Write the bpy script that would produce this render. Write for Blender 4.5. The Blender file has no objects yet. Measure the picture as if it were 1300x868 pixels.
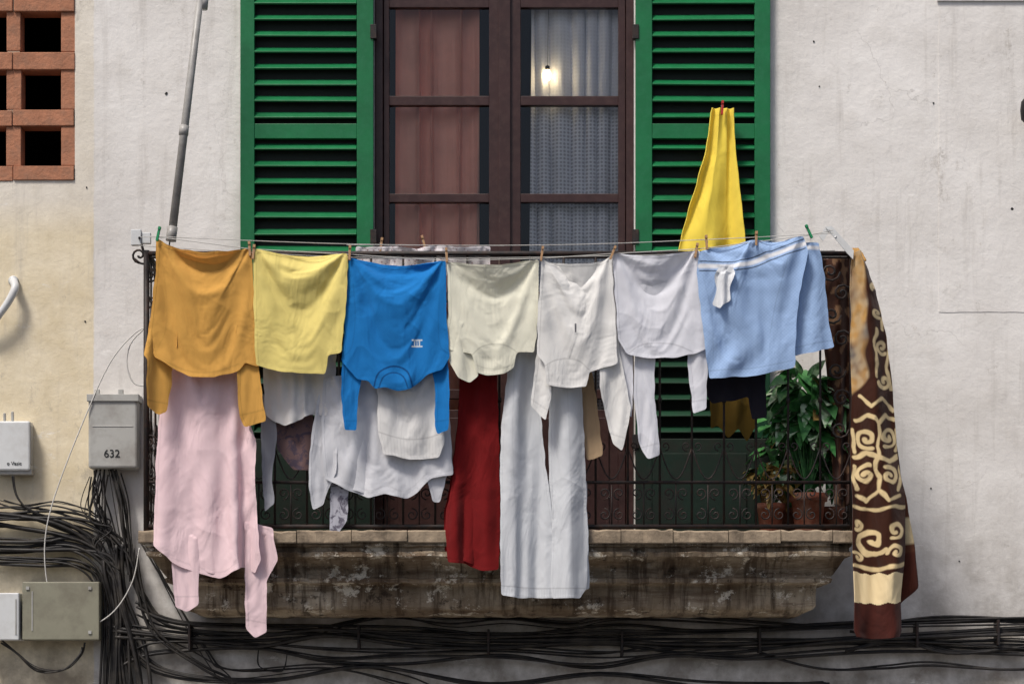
import bpy, math, random, time
from mathutils import Vector, noise, Matrix
from mathutils.geometry import delaunay_2d_cdt
random.seed(7)
D=14.0; F=3220.0; ZC=2.6; HR=900.0
scene=bpy.context.scene
def W(px,py,y):
    d=D+y
    return Vector(((px-650)*d/F, y, ZC+(HR-py)*d/F))
def L(r,g,b,k=1.0):
    f=lambda c:(c/255/12.92 if c<=10 else ((c/255+0.055)/1.055)**2.4)*k
    return (f(r),f(g),f(b),1)

# ---------------------------------------------------------------- mesh helpers
class MB:
    def __init__(s): s.v=[];s.f=[];s.m=[]
    def add(s,vs,fs,m=0):
        o=len(s.v); s.v+= [tuple(a) for a in vs]
        for f in fs: s.f.append([i+o for i in f]); s.m.append(m)
    def box(s,a,b,m=0):
        x0,y0,z0=[min(p,q) for p,q in zip(a,b)];x1,y1,z1=[max(p,q) for p,q in zip(a,b)]
        s.add([(x0,y0,z0),(x1,y0,z0),(x1,y1,z0),(x0,y1,z0),(x0,y0,z1),(x1,y0,z1),(x1,y1,z1),(x0,y1,z1)],
              [(0,3,2,1),(4,5,6,7),(0,1,5,4),(1,2,6,5),(2,3,7,6),(3,0,4,7)],m)
    def pbox(s,px0,py0,px1,py1,y0,th,m=0):
        a=W(px0,py1,y0); b=W(px1,py0,y0)
        s.box((a.x,y0,a.z),(b.x,y0+th,b.z),m)
    def obox(s,c,sx,sy,sz,M,m=0):
        vs=[]
        for z in(-1,1):
            for x,y in((-1,-1),(1,-1),(1,1),(-1,1)):
                vs.append(Vector(c)+M@Vector((x*sx/2,y*sy/2,z*sz/2)))
        s.add(vs,[(0,3,2,1),(4,5,6,7),(0,1,5,4),(1,2,6,5),(2,3,7,6),(3,0,4,7)],m)
    def prism(s,poly,y,th,m=0):
        n=len(poly); a=[W(p[0],p[1],y) for p in poly]
        ar=sum(a[i].x*a[(i+1)%n].z-a[(i+1)%n].x*a[i].z for i in range(n))
        if ar<0: a.reverse()
        b=[v+Vector((0,th,0)) for v in a]
        s.add(a+b,[list(range(n)),list(range(2*n-1,n-1,-1))]+[(i,i+n,(i+1)%n+n,(i+1)%n) for i in range(n)],m)
    def tube(s,pts,r,n=6,m=0,sm=0,r2=None,cap=True):
        pts=[Vector(p) for p in pts]
        if sm: pts=cat(pts,sm)
        k=len(pts)
        t=(pts[1]-pts[0]).normalized()
        up=Vector((0,1,0)) if abs(t.y)<.9 else Vector((1,0,0))
        nrm=t.cross(up).normalized()
        vs=[]
        for i,p in enumerate(pts):
            if i==0:t=pts[1]-pts[0]
            elif i==k-1:t=pts[-1]-pts[-2]
            else:t=pts[i+1]-pts[i-1]
            if t.length<1e-9:t=Vector((0,0,1))
            t.normalize()
            nrm=(nrm-t*nrm.dot(t))
            if nrm.length<1e-6:nrm=t.orthogonal()
            nrm.normalize(); bn=t.cross(nrm)
            rr=r if r2 is None else r+(r2-r)*i/(k-1)
            for j in range(n):
                a=2*math.pi*j/n
                vs.append(p+nrm*math.cos(a)*rr+bn*math.sin(a)*rr)
        fs=[(i*n+j,i*n+(j+1)%n,(i+1)*n+(j+1)%n,(i+1)*n+j) for i in range(k-1) for j in range(n)]
        if cap: fs+=[list(range(n-1,-1,-1)),[ (k-1)*n+j for j in range(n)]]
        s.add(vs,fs,m)
    def lathe(s,c,prof,n=24,m=0):
        vs=[];k=len(prof)
        for r,z in prof:
            for j in range(n):
                a=2*math.pi*j/n; vs.append((c[0]+r*math.cos(a),c[1]+r*math.sin(a),c[2]+z))
        s.add(vs,[(i*n+j,i*n+(j+1)%n,(i+1)*n+(j+1)%n,(i+1)*n+j) for i in range(k-1) for j in range(n)],m)
def cat(P,sub):
    out=[];n=len(P)
    for i in range(n-1):
        p0=P[max(i-1,0)];p1=P[i];p2=P[i+1];p3=P[min(i+2,n-1)]
        for k in range(sub):
            t=k/sub
            out.append(0.5*((2*p1)+(p2-p0)*t+(2*p0-5*p1+4*p2-p3)*t*t+(3*p1-p0-3*p2+p3)*t**3))
    out.append(P[-1]);return out
def obj(name,mb,mats,parent=None,smooth=False,bevel=0):
    me=bpy.data.meshes.new(name)
    me.from_pydata(mb.v,[],mb.f)
    if not isinstance(mats,(list,tuple)):mats=[mats]
    for m in mats: me.materials.append(m)
    me.polygons.foreach_set('material_index',mb.m)
    me.polygons.foreach_set('use_smooth',[smooth]*len(mb.f))
    me.update()
    o=bpy.data.objects.new(name,me); scene.collection.objects.link(o)
    if parent:o.parent=parent
    if bevel:
        b=o.modifiers.new('b','BEVEL');b.width=bevel;b.segments=2;b.limit_method='ANGLE'
    return o
def empty(name):
    e=bpy.data.objects.new(name,None);scene.collection.objects.link(e);return e

# ---------------------------------------------------------------- materials
class N:
    def __init__(s,name):
        s.mat=bpy.data.materials.new(name);s.mat.use_nodes=True
        s.t=s.mat.node_tree;s.b=s.t.nodes['Principled BSDF'];s.out=s.t.nodes['Material Output']
    def n(s,ty,ins=None,**kw):
        x=s.t.nodes.new(ty)
        for k,v in kw.items(): setattr(x,k,v)
        for k,v in (ins or {}).items():
            if isinstance(v,bpy.types.NodeSocket): s.t.links.new(v,x.inputs[k])
            else: x.inputs[k].default_value=v
        return x
    def set(s,k,v):
        if isinstance(v,bpy.types.NodeSocket): s.t.links.new(v,s.b.inputs[k])
        else: s.b.inputs[k].default_value=v
    def co(s,scale=(1,1,1),attr=None):
        if attr: src=s.n('ShaderNodeAttribute',attribute_name=attr).outputs['Vector']
        else: src=s.n('ShaderNodeTexCoord').outputs['Object']
        return s.n('ShaderNodeMapping',{'Vector':src,'Scale':scale}).outputs[0]
    def noise(s,co,sc,det=4,rough=.55,dist=0):
        return s.n('ShaderNodeTexNoise',{'Vector':co,'Scale':sc,'Detail':det,'Roughness':rough,'Distortion':dist}).outputs[0]
    def ramp(s,f,stops):
        r=s.n('ShaderNodeValToRGB',{'Fac':f});e=r.color_ramp.elements
        while len(e)<len(stops):e.new(0.5)
        for i,(p,c) in enumerate(stops):
            e[i].position=p;e[i].color=c if len(c)==4 else (*c,1)
        return r.outputs[0]
    def rng(s,f,a,b,c=0.0,d=1.0):
        return s.n('ShaderNodeMapRange',{'Value':f,'From Min':a,'From Max':b,'To Min':c,'To Max':d}).outputs[0]
    def mix(s,f,a,b,mode='MIX'):
        x=s.n('ShaderNodeMix',data_type='RGBA',blend_type=mode)
        for i,v in ((0,f),(6,a),(7,b)):
            if isinstance(v,bpy.types.NodeSocket): s.t.links.new(v,x.inputs[i])
            else: x.inputs[i].default_value=v
        return x.outputs[2]
    def math(s,op,a,b=0.0):
        x=s.n('ShaderNodeMath',operation=op)
        for i,v in((0,a),(1,b)):
            if isinstance(v,bpy.types.NodeSocket): s.t.links.new(v,x.inputs[i])
            else: x.inputs[i].default_value=v
        return x.outputs[0]
    def bump(s,h,st,dist,prev=None):
        ins={'Height':h,'Strength':st,'Distance':dist}
        if prev is not None: ins['Normal']=prev
        return s.n('ShaderNodeBump',ins).outputs[0]
def pm(name,col,rough=.6,var=.3,nsc=6,bump=.3,bsc=60,bd=.003,metal=0,spec=.4,dirt=None,dsc=3,damt=.5):
    m=N(name);co=m.co()
    c2=tuple(x*(1-var) for x in col[:3])+(1,)
    f=m.rng(m.noise(co,nsc,6,.6),.3,.7)
    c=m.mix(f,c2,col)
    if dirt:
        d=m.rng(m.noise(co,dsc,8,.7),.45,.7,0,damt)
        c=m.mix(d,c,dirt)
    m.set('Base Color',c);m.set('Roughness',rough);m.set('Metallic',metal);m.set('Specular IOR Level',spec)
    if bump: m.set('Normal',m.bump(m.noise(co,bsc,4),bump,bd))
    return m.mat
def cm(name,col,rough=.85,crease=1.0,trans=.10,pattern=None,hem=True):
    """woven cloth"""
    m=N(name);co=m.co(attr='pc')
    c=tuple(x*.9 for x in col[:3])+(1,)
    f=m.rng(m.noise(co,7,5,.6),.3,.7)
    cc=m.mix(f,c,col)
    if pattern=='check':
        b=m.n('ShaderNodeTexChecker',{'Vector':co,'Scale':110,'Color1':(1,1,1,1),'Color2':(.78,.8,.86,1)}).outputs[0]
        cc=m.mix(.4,cc,b,'MULTIPLY')
    if pattern=='print':
        v=m.n('ShaderNodeTexVoronoi',{'Vector':co,'Scale':55.}).outputs['Distance']
        cc=m.mix(m.rng(v,.2,.32,.6,0),cc,(.25,.1,.12,1))
    if pattern=='floral':
        v=m.noise(co,22,4,.6,1.5)
        cc=m.mix(m.rng(v,.5,.6,0,.8),cc,(.06,.05,.08,1))
    tint=m.n('ShaderNodeAttribute',attribute_name='tint')
    cc=m.mix(tint.outputs['Alpha'],cc,tint.outputs['Color'])
    ed=m.n('ShaderNodeAttribute',attribute_name='ed').outputs['Fac']
    seam=m.n('ShaderNodeAttribute',attribute_name='seam').outputs['Fac']
    if hem:
        st=m.math('MULTIPLY',m.rng(ed,.013,.0145),m.rng(ed,.0145,.016,1,0))
        cc=m.mix(m.math('MULTIPLY',st,.3),cc,tuple(x*.45 for x in col[:3])+(1,))
    cc=m.mix(m.math('MULTIPLY',seam,.38),cc,tuple(x*.4 for x in col[:3])+(1,))
    m.set('Base Color',cc);m.set('Roughness',rough);m.set('Specular IOR Level',.12)
    m.set('Sheen Weight',.10)
    cr=m.noise(m.co((1,1,.5),attr='pc'),5.5,3,.5,1.0)
    cr2=m.n('ShaderNodeTexNoise',{'Vector':m.co((1,1,.5),attr='pc'),'Scale':11.,'Detail':2.,'Distortion':1.4})
    rd=m.math('ABSOLUTE',m.math('SUBTRACT',cr2.outputs[0],.5))
    n1=m.bump(cr,.5*crease,.045)
    n2=m.bump(m.rng(rd,0,.12,0,1),.05*crease,.006,n1)
    w=m.noise(co,900,2)
    n3=m.bump(w,.15,.0012,n2)
    if hem: n3=m.bump(m.rng(ed,.0125,.015,1,0),.5,.002,n3)
    m.set('Normal',n3)
    if trans:
        tr=m.n('ShaderNodeBsdfTranslucent',{'Color':cc,'Normal':n2})
        mx=m.n('ShaderNodeMixShader',{0:trans,1:m.b.outputs[0],2:tr.outputs[0]})
        m.t.links.new(mx.outputs[0],m.out.inputs[0])
    return m.mat

def plaster():
    m=N('plaster');co=m.co()
    tc=m.n('ShaderNodeTexCoord').outputs['Object']
    sp=m.n('ShaderNodeSeparateXYZ',{0:tc});X=sp.outputs[0];Z=sp.outputs[2]
    big=m.noise(co,1.1,6,.6); med=m.noise(co,5,8,.65); fine=m.noise(co,45,5,.6)
    base=m.mix(m.rng(big,.35,.65),L(212,208,203),L(234,231,227))
    base=m.mix(m.rng(med,.5,.75,0,.4),base,L(194,188,180))
    wob=m.math('MULTIPLY',m.math('SUBTRACT',m.noise(co,9,3),.5),.02)
    xl=W(119,0,0).x
    cream=m.mix(m.rng(med,.35,.7),L(230,218,192),L(210,195,163))
    cf=m.rng(m.math('ADD',X,wob),xl-.004,xl+.004,1,0)
    zt=W(0,262,0).z
    cf2=m.math('MULTIPLY',cf,m.rng(m.math('ADD',Z,m.math('MULTIPLY',med,.1)),zt-.12,zt+.1,1,.4))
    base=m.mix(cf2,base,cream)
    low=W(0,600,0).z
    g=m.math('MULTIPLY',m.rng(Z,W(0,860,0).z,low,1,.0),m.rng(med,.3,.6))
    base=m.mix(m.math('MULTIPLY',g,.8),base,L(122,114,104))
    stk=m.noise(m.co((9,1,.7)),1.5,7,.65)
    base=m.mix(m.rng(stk,.54,.72,0,.4),base,L(166,160,152))
    sm=m.noise(co,11,10,.8)
    base=m.mix(m.rng(sm,.61,.67,0,.6),base,L(170,160,146))
    sc=m.noise(m.co((1,1,3)),3.3,10,.8)
    base=m.mix(m.rng(sc,.59,.65,0,.55),base,L(243,241,237))
    sc2=m.noise(m.co((1.6,1,1)),2.2,11,.85)
    base=m.mix(m.rng(sc2,.57,.64,0,.5),base,L(160,153,143))
    v=m.n('ShaderNodeTexVoronoi',{'Scale':.75},feature='DISTANCE_TO_EDGE')
    dv=m.n('ShaderNodeVectorMath',{0:tc,1:m.n('ShaderNodeTexNoise',{'Vector':tc,'Scale':1.5,'Detail':8.}).outputs['Color']},operation='ADD').outputs[0]
    m.t.links.new(dv,v.inputs['Vector'])
    ck=m.math('MULTIPLY',m.rng(v.outputs['Distance'],0,.003,1,0),m.rng(big,.5,.6))
    base=m.mix(m.math('MULTIPLY',ck,.3),base,L(110,105,100))
    m.set('Base Color',base);m.set('Roughness',.9);m.set('Specular IOR Level',.2)
    n1=m.bump(med,.4,.02);n2=m.bump(fine,.35,.004,n1);n3=m.bump(ck,-.3,.002,n2);n3=m.bump(sm,.25,.006,n3)
    m.set('Normal',n3);return m.mat
M_plaster=plaster()
M_brick=pm('terracotta_brick',L(186,128,98),.9,.35,9,.7,50,.006,dirt=L(134,104,86),dsc=14,damt=.7)
M_mortar=pm('mortar',L(170,150,130),.95,.3)
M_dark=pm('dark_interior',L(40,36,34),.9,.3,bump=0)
M_green=pm('green_paint',L(16,112,64),.42,.3,5,.25,50,.002,dirt=L(50,120,85),dsc=30,damt=.3)
M_greenD=pm('louvre_gap_shade_green',L(5,24,15),.7,.3)  # near-black green, paints the shadow seen between the louvres
M_greenL=pm('deep_shaded_green_paint',L(11,40,28),.6,.4,dirt=L(34,30,25),dsc=8,damt=.8)  # shutter green darkened: shade behind the laundry put into the colour
M_greenM=pm('half_shaded_green_paint',L(12,62,38),.5,.3,5,.25,50,.002,dirt=L(22,50,36),dsc=12,damt=.6)  # shaded copy of the shutter green for lower louvres and stiles
M_door=pm('brown_painted_wood',L(60,37,35),.4,.35,7,.25,40,.002,dirt=L(96,74,68),dsc=25,damt=.25)
M_iron=pm('wrought_iron',L(34,30,30),.6,.4,20,.5,120,.002,dirt=L(80,50,36),dsc=25,damt=.5)
M_galv=pm('galvanised_steel',L(172,170,166),.4,.3,15,.2,80,.001,dirt=L(110,104,98),dsc=12,damt=.5)
M_cable=pm('black_cable_rubber',L(30,28,28),.55,.4,12,.3,40,.002,dirt=L(84,78,70),dsc=9,damt=.5)
M_whitecable=pm('white_cable_plastic',L(205,203,198),.5,.15)
M_wood=pm('peg_wood',L(176,138,100),.7,.3,60,.3,200,.001)
M_pgreen=pm('green_plastic',L(20,130,80),.4,.1)
M_pred=pm('red_plastic',L(170,40,35),.4,.1)
M_rope=pm('line_plastic',L(200,198,192),.6,.2)
M_boxgrey=pm('grey_enclosure',L(176,176,172),.5,.15,4,.1,90,.001,dirt=L(120,112,104),dsc=6,damt=.6)
M_boxwhite=pm('white_enclosure',L(214,216,216),.4,.12,4,.1,90,.001,dirt=L(150,145,138),dsc=8,damt=.4)
M_boxgreen=pm('olive_enclosure',L(142,140,122),.6,.2,4,.1,90,.001,dirt=L(100,92,80),dsc=6,damt=.6)
M_black=pm('black_plastic',L(22,22,22),.5,.2)
M_terra=pm('terracotta_pot',L(140,76,54),.85,.35,10,.3,60,.002,dirt=L(180,160,140),dsc=12,damt=.4)
M_tile=pm('worn_edge_tile',L(168,150,127),.85,.45,9,.6,40,.008,dirt=L(68,58,48),dsc=7,damt=.9)
M_asphalt=pm('asphalt',(.05,.05,.052,1),.9,.3,3,.5,150,.005)
M_pave=pm('paving_stone',(.34,.32,.29,1),.9,.3,3,.4,60,.004)
M_soil=pm('soil',(.03,.022,.015,1),1)
def stone():
    m=N('weathered_stone');co=m.co()
    a=m.noise(co,3.5,9,.68);b=m.noise(m.co((1.0,1,9)),2.5,8,.7);c=m.noise(m.co((8,1,.8)),2,7,.65)
    col=m.ramp(a,[(.3,L(112,97,79)),(.45,L(150,135,114)),(.6,L(182,169,148)),(.78,L(210,200,182))])
    col=m.mix(m.rng(b,.5,.62,0,.7),col,L(104,84,66))
    col=m.mix(m.rng(c,.49,.6,0,.8),col,L(62,51,42))
    big=m.noise(m.co((.55,1,1)),1.6,5,.6)
    col=m.mix(m.rng(big,.46,.58,0,.5),col,L(80,64,50))
    d=m.noise(co,6,11,.8)
    col=m.mix(m.rng(d,.56,.60,0,.9),col,L(216,208,192))
    e=m.noise(co,13,9,.75)
    col=m.mix(m.rng(e,.58,.64,0,.8),col,L(48,39,33))
    m.set('Base Color',col);m.set('Roughness',.95);m.set('Specular IOR Level',.15)
    n=m.bump(a,.8,.03);n=m.bump(m.noise(co,40,6,.65),.7,.008,n);n=m.bump(d,.6,.015,n);m.set('Normal',n)
    return m.mat
M_stone=stone()
def glass():
    m=N('window_glass')
    g=m.n('ShaderNodeBsdfGlossy',{'Roughness':.02,'Color':(.9,.93,.95,1)});t=m.n('ShaderNodeBsdfTransparent',{'Color':(.95,.95,.94,1)})
    fr=m.n('ShaderNodeFresnel',{'IOR':1.45})
    mx=m.n('ShaderNodeMixShader',{0:fr.outputs[0],1:t.outputs[0],2:g.outputs[0]})
    m.t.links.new(mx.outputs[0],m.out.inputs[0]);return m.mat
M_glass=glass()
def curtain_mat(name,col,lace=False):
    m=N(name);tc=m.co()
    m.set('Roughness',.9)
    c=m.mix(m.rng(m.noise(tc,5,4),.3,.7),tuple(x*.8 for x in col[:3])+(1,),col)
    if lace:
        v=m.n('ShaderNodeTexVoronoi',{'Vector':m.co((1,0,1)),'Scale':48.,'Randomness':.1}).outputs['Distance']
        sx=m.n('ShaderNodeSeparateXYZ',{0:m.n('ShaderNodeTexCoord').outputs['Object']}).outputs[2]
        zz=m.rng(sx,W(0,150,.1).z,W(0,120,.1).z,.6,.1)
        c=m.mix(m.math('MULTIPLY',m.rng(v,.25,.42,1,0),zz),c,(.16,.16,.18,1))
    m.set('Base Color',c);m.set('Normal',m.bump(m.noise(m.co((6,6,.5)),6,4),.5,.02))
    return m.mat
M_cur1=curtain_mat('terracotta_curtain_cloth',L(252,190,166))
M_cur2=curtain_mat('lace_curtain_cloth',L(236,238,244),True)
def leafmat(name,c1,c2):
    m=N(name);co=m.co()
    m.set('Base Color',m.mix(m.rng(m.noise(co,25,4),.4,.6),c1,c2));m.set('Roughness',.4)
    return m.mat
M_leaf=leafmat('leaf_dark',L(40,92,46),L(74,134,70));M_leaf2=leafmat('leaf_variegated',L(204,220,190),L(80,136,76))
M_leaf3=leafmat('leaf_dry',L(190,160,90),L(120,90,50))
def emis(name,c,s):
    m=N(name);m.set('Base Color',c);m.set('Emission Color',c);m.set('Emission Strength',s);return m.mat
M_bulb=emis('bulb_glow',(1,.78,.45,1),14)

# ---------------------------------------------------------------- building
bld=empty('apartment_building')
dx0,dx1=W(475,0,0).x,W(805,0,0).x; zfl=W(0,672,-.72).z; dzt=W(0,-95,0).z
vx0,vx1=W(-62,0,0).x,W(95,0,0).x; vz0,vz1=W(0,229,0).z,W(0,-78,0).z
mb=MB()
xs=[-9,vx0,vx1,dx0,dx1,9];zs=sorted([0,zfl,vz0,vz1,dzt,8.2])
def hole(xc,zc): return (dx0<xc<dx1 and zfl<zc<dzt) or (vx0<xc<vx1 and vz0<zc<vz1)
for i in range(len(xs)-1):
    for j in range(len(zs)-1):
        xc=(xs[i]+xs[i+1])/2;zc=(zs[j]+zs[j+1])/2
        if not hole(xc,zc): mb.add([(xs[i],0,zs[j]),(xs[i+1],0,zs[j]),(xs[i+1],0,zs[j+1]),(xs[i],0,zs[j+1])],[(0,1,2,3)])
for (a,b,c,d) in((dx0,dx1,zfl,dzt),(vx0,vx1,vz0,vz1)):
    y=.3
    mb.add([(a,0,c),(b,0,c),(b,0,d),(a,0,d),(a,y,c),(b,y,c),(b,y,d),(a,y,d)],[(0,4,5,1),(1,5,6,2),(2,6,7,3),(3,7,4,0)])
mb.add([(-9,0,0),(-9,6,0),(-9,6,8.2),(-9,0,8.2)],[(0,3,2,1)]);mb.add([(9,0,0),(9,6,0),(9,6,8.2),(9,0,8.2)],[(0,1,2,3)])
mb.add([(-9,0,8.2),(9,0,8.2),(9,6,8.2),(-9,6,8.2)],[(0,1,2,3)]);mb.add([(-9,6,0),(9,6,0),(9,6,8.2),(-9,6,8.2)],[(0,3,2,1)])
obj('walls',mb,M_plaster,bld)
mb=MB()
vs=[];n=46
for i in range(n+1):
    t=i/n;p=W(1192+1.3*noise.noise(Vector((t*9,0,0))),2+394*t,-.0026);vs.append(p)
vs2=[W(1192+308*t,396+1.2*noise.noise(Vector((t*12,5,0))),-.0026) for t in [i/30 for i in range(1,31)]]
ring=vs+vs2+[W(1500,2,-.0026)]
k=len(ring);back=[Vector((p.x,-.0002,p.z)) for p in ring]
mb.add(ring+back,[list(range(k))]+[(i,i+k,(i+1)%k+k,(i+1)%k) for i in range(k)])
mb.pbox(1190,-14,1500,1,-.016,.015)
obj('render_patch',mb,M_plaster,bld)
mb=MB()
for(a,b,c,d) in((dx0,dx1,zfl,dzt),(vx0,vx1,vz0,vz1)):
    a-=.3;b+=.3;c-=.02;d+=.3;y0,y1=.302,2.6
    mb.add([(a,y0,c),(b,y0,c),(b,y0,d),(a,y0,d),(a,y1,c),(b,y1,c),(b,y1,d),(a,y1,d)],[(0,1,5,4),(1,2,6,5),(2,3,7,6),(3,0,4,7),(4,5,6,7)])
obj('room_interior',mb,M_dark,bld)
mb=MB()
for(px,py,r) in[(1033,53,1.8),(1185,131,1.5),(1285,265,2.2),(1040,110,1.2),(211,119,2),(110,238,1.4),(108,408,1.5),(1182,620,1.4),(1218,712,1.3)]:
    k=8;c=W(px,py,-.003);vs=[(c.x+r/260*math.cos(6.283*j/k)*random.uniform(.6,1.4),-.003,c.z+r/260*math.sin(6.283*j/k)*random.uniform(.6,1.4)) for j in range(k)]
    mb.add(vs,[list(range(k))])
obj('anchor_holes',mb,M_black,bld)
mb=MB()
def brick(px0,py0,px1,py1,y,th):
    j=lambda:random.uniform(-.7,.7)
    mb.pbox(px0+j(),py0+j(),px1+j(),py1+j(),y+random.uniform(0,.006),th,0)
rows=[(-76,-60),(-6,15),(66,88),(140,160),(211,229)]
for a,b in rows:
    x=-62
    while x<94:
        brick(x+.5,a,min(x+78,95)-.5,b,-.012,.14);x+=78.5
for a,b in zip([r[1] for r in rows[:-1]],[r[0] for r in rows[1:]]):
    for x in(-62,8,77):
        brick(x,a+.7,x+18.5,b-.7,.0,.12)
obj('brick_vent_lattice',mb,M_brick,bld,bevel=.004)
mb=MB()
for a,b in rows: mb.pbox(-62,a+1.5,94,b-1.5,.003,.12)
for x in(-60.5,9.5,78.5): mb.pbox(x,-60,x+15.5,212,.008,.10)
obj('lattice_mortar',mb,M_mortar,bld)

mb=MB();yd=.05
R=[(-90,10),(122,134),(246,257),(370,382),(494,506),(520,700)]
mb.pbox(476,-94,486,684,yd-.02,.09);mb.pbox(795,-94,804,684,yd-.02,.09)
mb.pbox(486,-94,795,-60,yd-.02,.09)
for s0,s1,g0,g1 in((487,640,494,621),(641,794,661,785)):
    mb.pbox(s0,-58,g0,683,yd,.05);mb.pbox(g1,-58,s1,683,yd,.05)
    for a,b in R: mb.pbox(g0,max(a,-58),g1,min(b,683),yd+.002,.046)
    mb.pbox(g0+12,530,g1-12,668,yd-.008,.01)
mb.pbox(633,-58,648,683,yd-.018,.017)
obj('door_frame',mb,M_door,bld,bevel=.003)
mb=MB()
for g0,g1 in((494,621),(661,785)):
    for k in range(4):
        a=R[k][1];b=R[k+1][0]
        p=W(g0,b,yd+.025);q=W(g1,a,yd+.025);mb.add([(p.x,yd+.025,p.z),(q.x,yd+.025,p.z),(q.x,yd+.025,q.z),(p.x,yd+.025,q.z)],[(0,1,2,3)])
obj('door_glass',mb,M_glass,bld)
def curtain(name,px0,px1,mat,y,nf,amp,py1=640,sharp=0):
    mb=MB();nx,nz=240,30;a=W(px0,0,y).x;b=W(px1,0,y).x;zt=W(0,-85,y).z;zb=W(0,py1,y).z;vs=[]
    for j in range(nz+1):
        for i in range(nx+1):
            u=i/nx;v=j/nz
            ph=u*nf*6.283+3.5*noise.noise(Vector((u*3.2,v*.5,nf)))
            am=amp*(.55+.9*abs(noise.noise(Vector((u*4,v*.6,8)))))
            wv=math.sin(ph)
            if sharp: wv=2*abs(math.sin(ph/2))**.7-1
            vs.append((a+(b-a)*u+.02*math.cos(ph)*.6,y+am*wv*(1.1-.3*v)+.012*noise.noise(Vector((u*14,v*3,1))),zt+(zb-zt)*v))
    mb.add(vs,[(j*(nx+1)+i,(j+1)*(nx+1)+i,(j+1)*(nx+1)+i+1,j*(nx+1)+i+1) for j in range(nz) for i in range(nx)])
    return obj(name,mb,mat,None,True)
curtain('terracotta_curtain',500,606,M_cur1,.165,4,.055,sharp=1)
curtain('lace_curtain',672,800,M_cur2,.155,6,.028)
e=empty('hanging_light_bulb')
c=W(695,96,.100)
mb=MB();mb.lathe(c,[(0,-.03),(.012,-.027),(.020,-.012),(.022,0),(.018,.014),(.012,.026),(.011,.034)],16);obj('glass_bulb',mb,M_bulb,e,True)
mb=MB();mb.lathe(c,[(.0125,.03),(.0125,.05),(.003,.056),(.0008,.06)],12);mb.tube([c+Vector((0,0,.055)),c+Vector((.01,.03,.6))],.0012,5);obj('socket_and_cord',mb,M_black,e,True)
ld=bpy.data.lights.new('bulb_light','POINT');ld.energy=.18;ld.color=(1,.75,.45);ld.shadow_soft_size=.02
lo=bpy.data.objects.new('bulb_light',ld);lo.location=c+Vector((0,-.022,-.0));scene.collection.objects.link(lo);lo.parent=e

def shutter(name,x0,x1,s0,s1):
    e=empty(name);y=-.055
    mb=MB()
    mb.pbox(x0,-92,s0,411,y,.042);mb.pbox(s1,-92,x1,411,y,.042)
    rails=[(-92,-70),(157,176),(392,411),(556,682)]
    for a,b in rails[:3]: mb.pbox(s0,a,s1,b,y+.003,.036)
    obj('frame',mb,M_green,e,bevel=.003)
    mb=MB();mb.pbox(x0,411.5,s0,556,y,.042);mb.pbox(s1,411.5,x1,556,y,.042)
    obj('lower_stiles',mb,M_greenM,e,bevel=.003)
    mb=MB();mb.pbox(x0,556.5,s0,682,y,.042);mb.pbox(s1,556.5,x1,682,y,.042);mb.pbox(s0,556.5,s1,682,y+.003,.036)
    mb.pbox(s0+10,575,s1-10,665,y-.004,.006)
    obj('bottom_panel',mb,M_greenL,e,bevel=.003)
    a=W(s0,0,y).x;b=W(s1,0,y).x
    for k in range(3):
        mb=MB()
        t,bt=rails[k][1],rails[k+1][0];n=round((bt-t)/21.3)
        for i in range(n):
            py=t+(bt-t)*(i+.5)/n;c=W((s0+s1)/2,py,y+.02)
            Mr=Matrix.Rotation(math.radians(40+random.uniform(-4,4)),3,'X')@Matrix.Rotation(math.radians(random.uniform(-.4,.4)),3,'Y')
            mb.obox(c,b-a,.055,.011,Mr)
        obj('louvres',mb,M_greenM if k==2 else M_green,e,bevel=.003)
    mb=MB();mb.pbox(s0-3,-80,s1+3,600,y+.046,.006);obj('louvre_gap_shade_board',mb,M_greenD,e)  # added dark sheet standing in for the wall's shadow behind the slats
    mb=MB()
    for py in(40,300,560):
        hx=x0 if x0>600 else x1
        mb.pbox(hx-4,py-9,hx+4,py+9,y-.008,.05)
    obj('hinges',mb,M_iron,e,bevel=.002)
shutter('green_shutter',305,474,323,453)
shutter('green_shutter',807,978,828,958)

# ---------------------------------------------------------------- balcony
bal=empty('balcony')
prof=[(690,-.70,6),(694,-.70,6),(696,-.675,9),(700,-.675,9),(702,-.70,7),(707,-.70,8),(709,-.66,14),(713,-.62,16),(720,-.585,20),(728,-.565,26),(732,-.57,30),(734,-.595,28),(739,-.595,30),(741,-.53,44),(743,-.515,46),(755,-.51,47),(768,-.51,47),(772,-.50,50),(776,-.44,60),(779,-.36,66)]
mb=MB();rings=[]
for (py,y,ins) in prof:
    x0=W(178+ins,0,-.7).x;x1=W(1088-ins,0,-.7).x;z=W(0,py,-.6).z
    ring=[]
    ny,nx=8,240
    for i in range(ny):ring.append(Vector((x0,.0+(y)*i/ny,z)))
    for i in range(nx):ring.append(Vector((x0+(x1-x0)*i/nx,y,z)))
    for i in range(ny+1):ring.append(Vector((x1,y*(1-i/ny),z)))
    for p in ring:
        if p.y<-.05:
            nn=noise.noise(Vector((p.x*9,p.y*5,p.z*14)));n2=noise.noise(Vector((p.x*2.6,4,p.z*4)));n3=noise.noise(Vector((p.x*22,2,p.z*22)))
            ero=max(0,n2-.15)*.14
            p.y+=nn*.008+ero*(.5+.8*n3)+.003*noise.noise(Vector((p.x*50,2,p.z*50)));p.z+=noise.noise(Vector((p.x*14,9,p.z*9)))*.006
    rings.append(ring)
k=len(rings[0])
mb.add([p for r in rings for p in r],[(i*k+j,(i+1)*k+j,(i+1)*k+j+1,i*k+j+1) for i in range(len(rings)-1) for j in range(k-1)])
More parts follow.
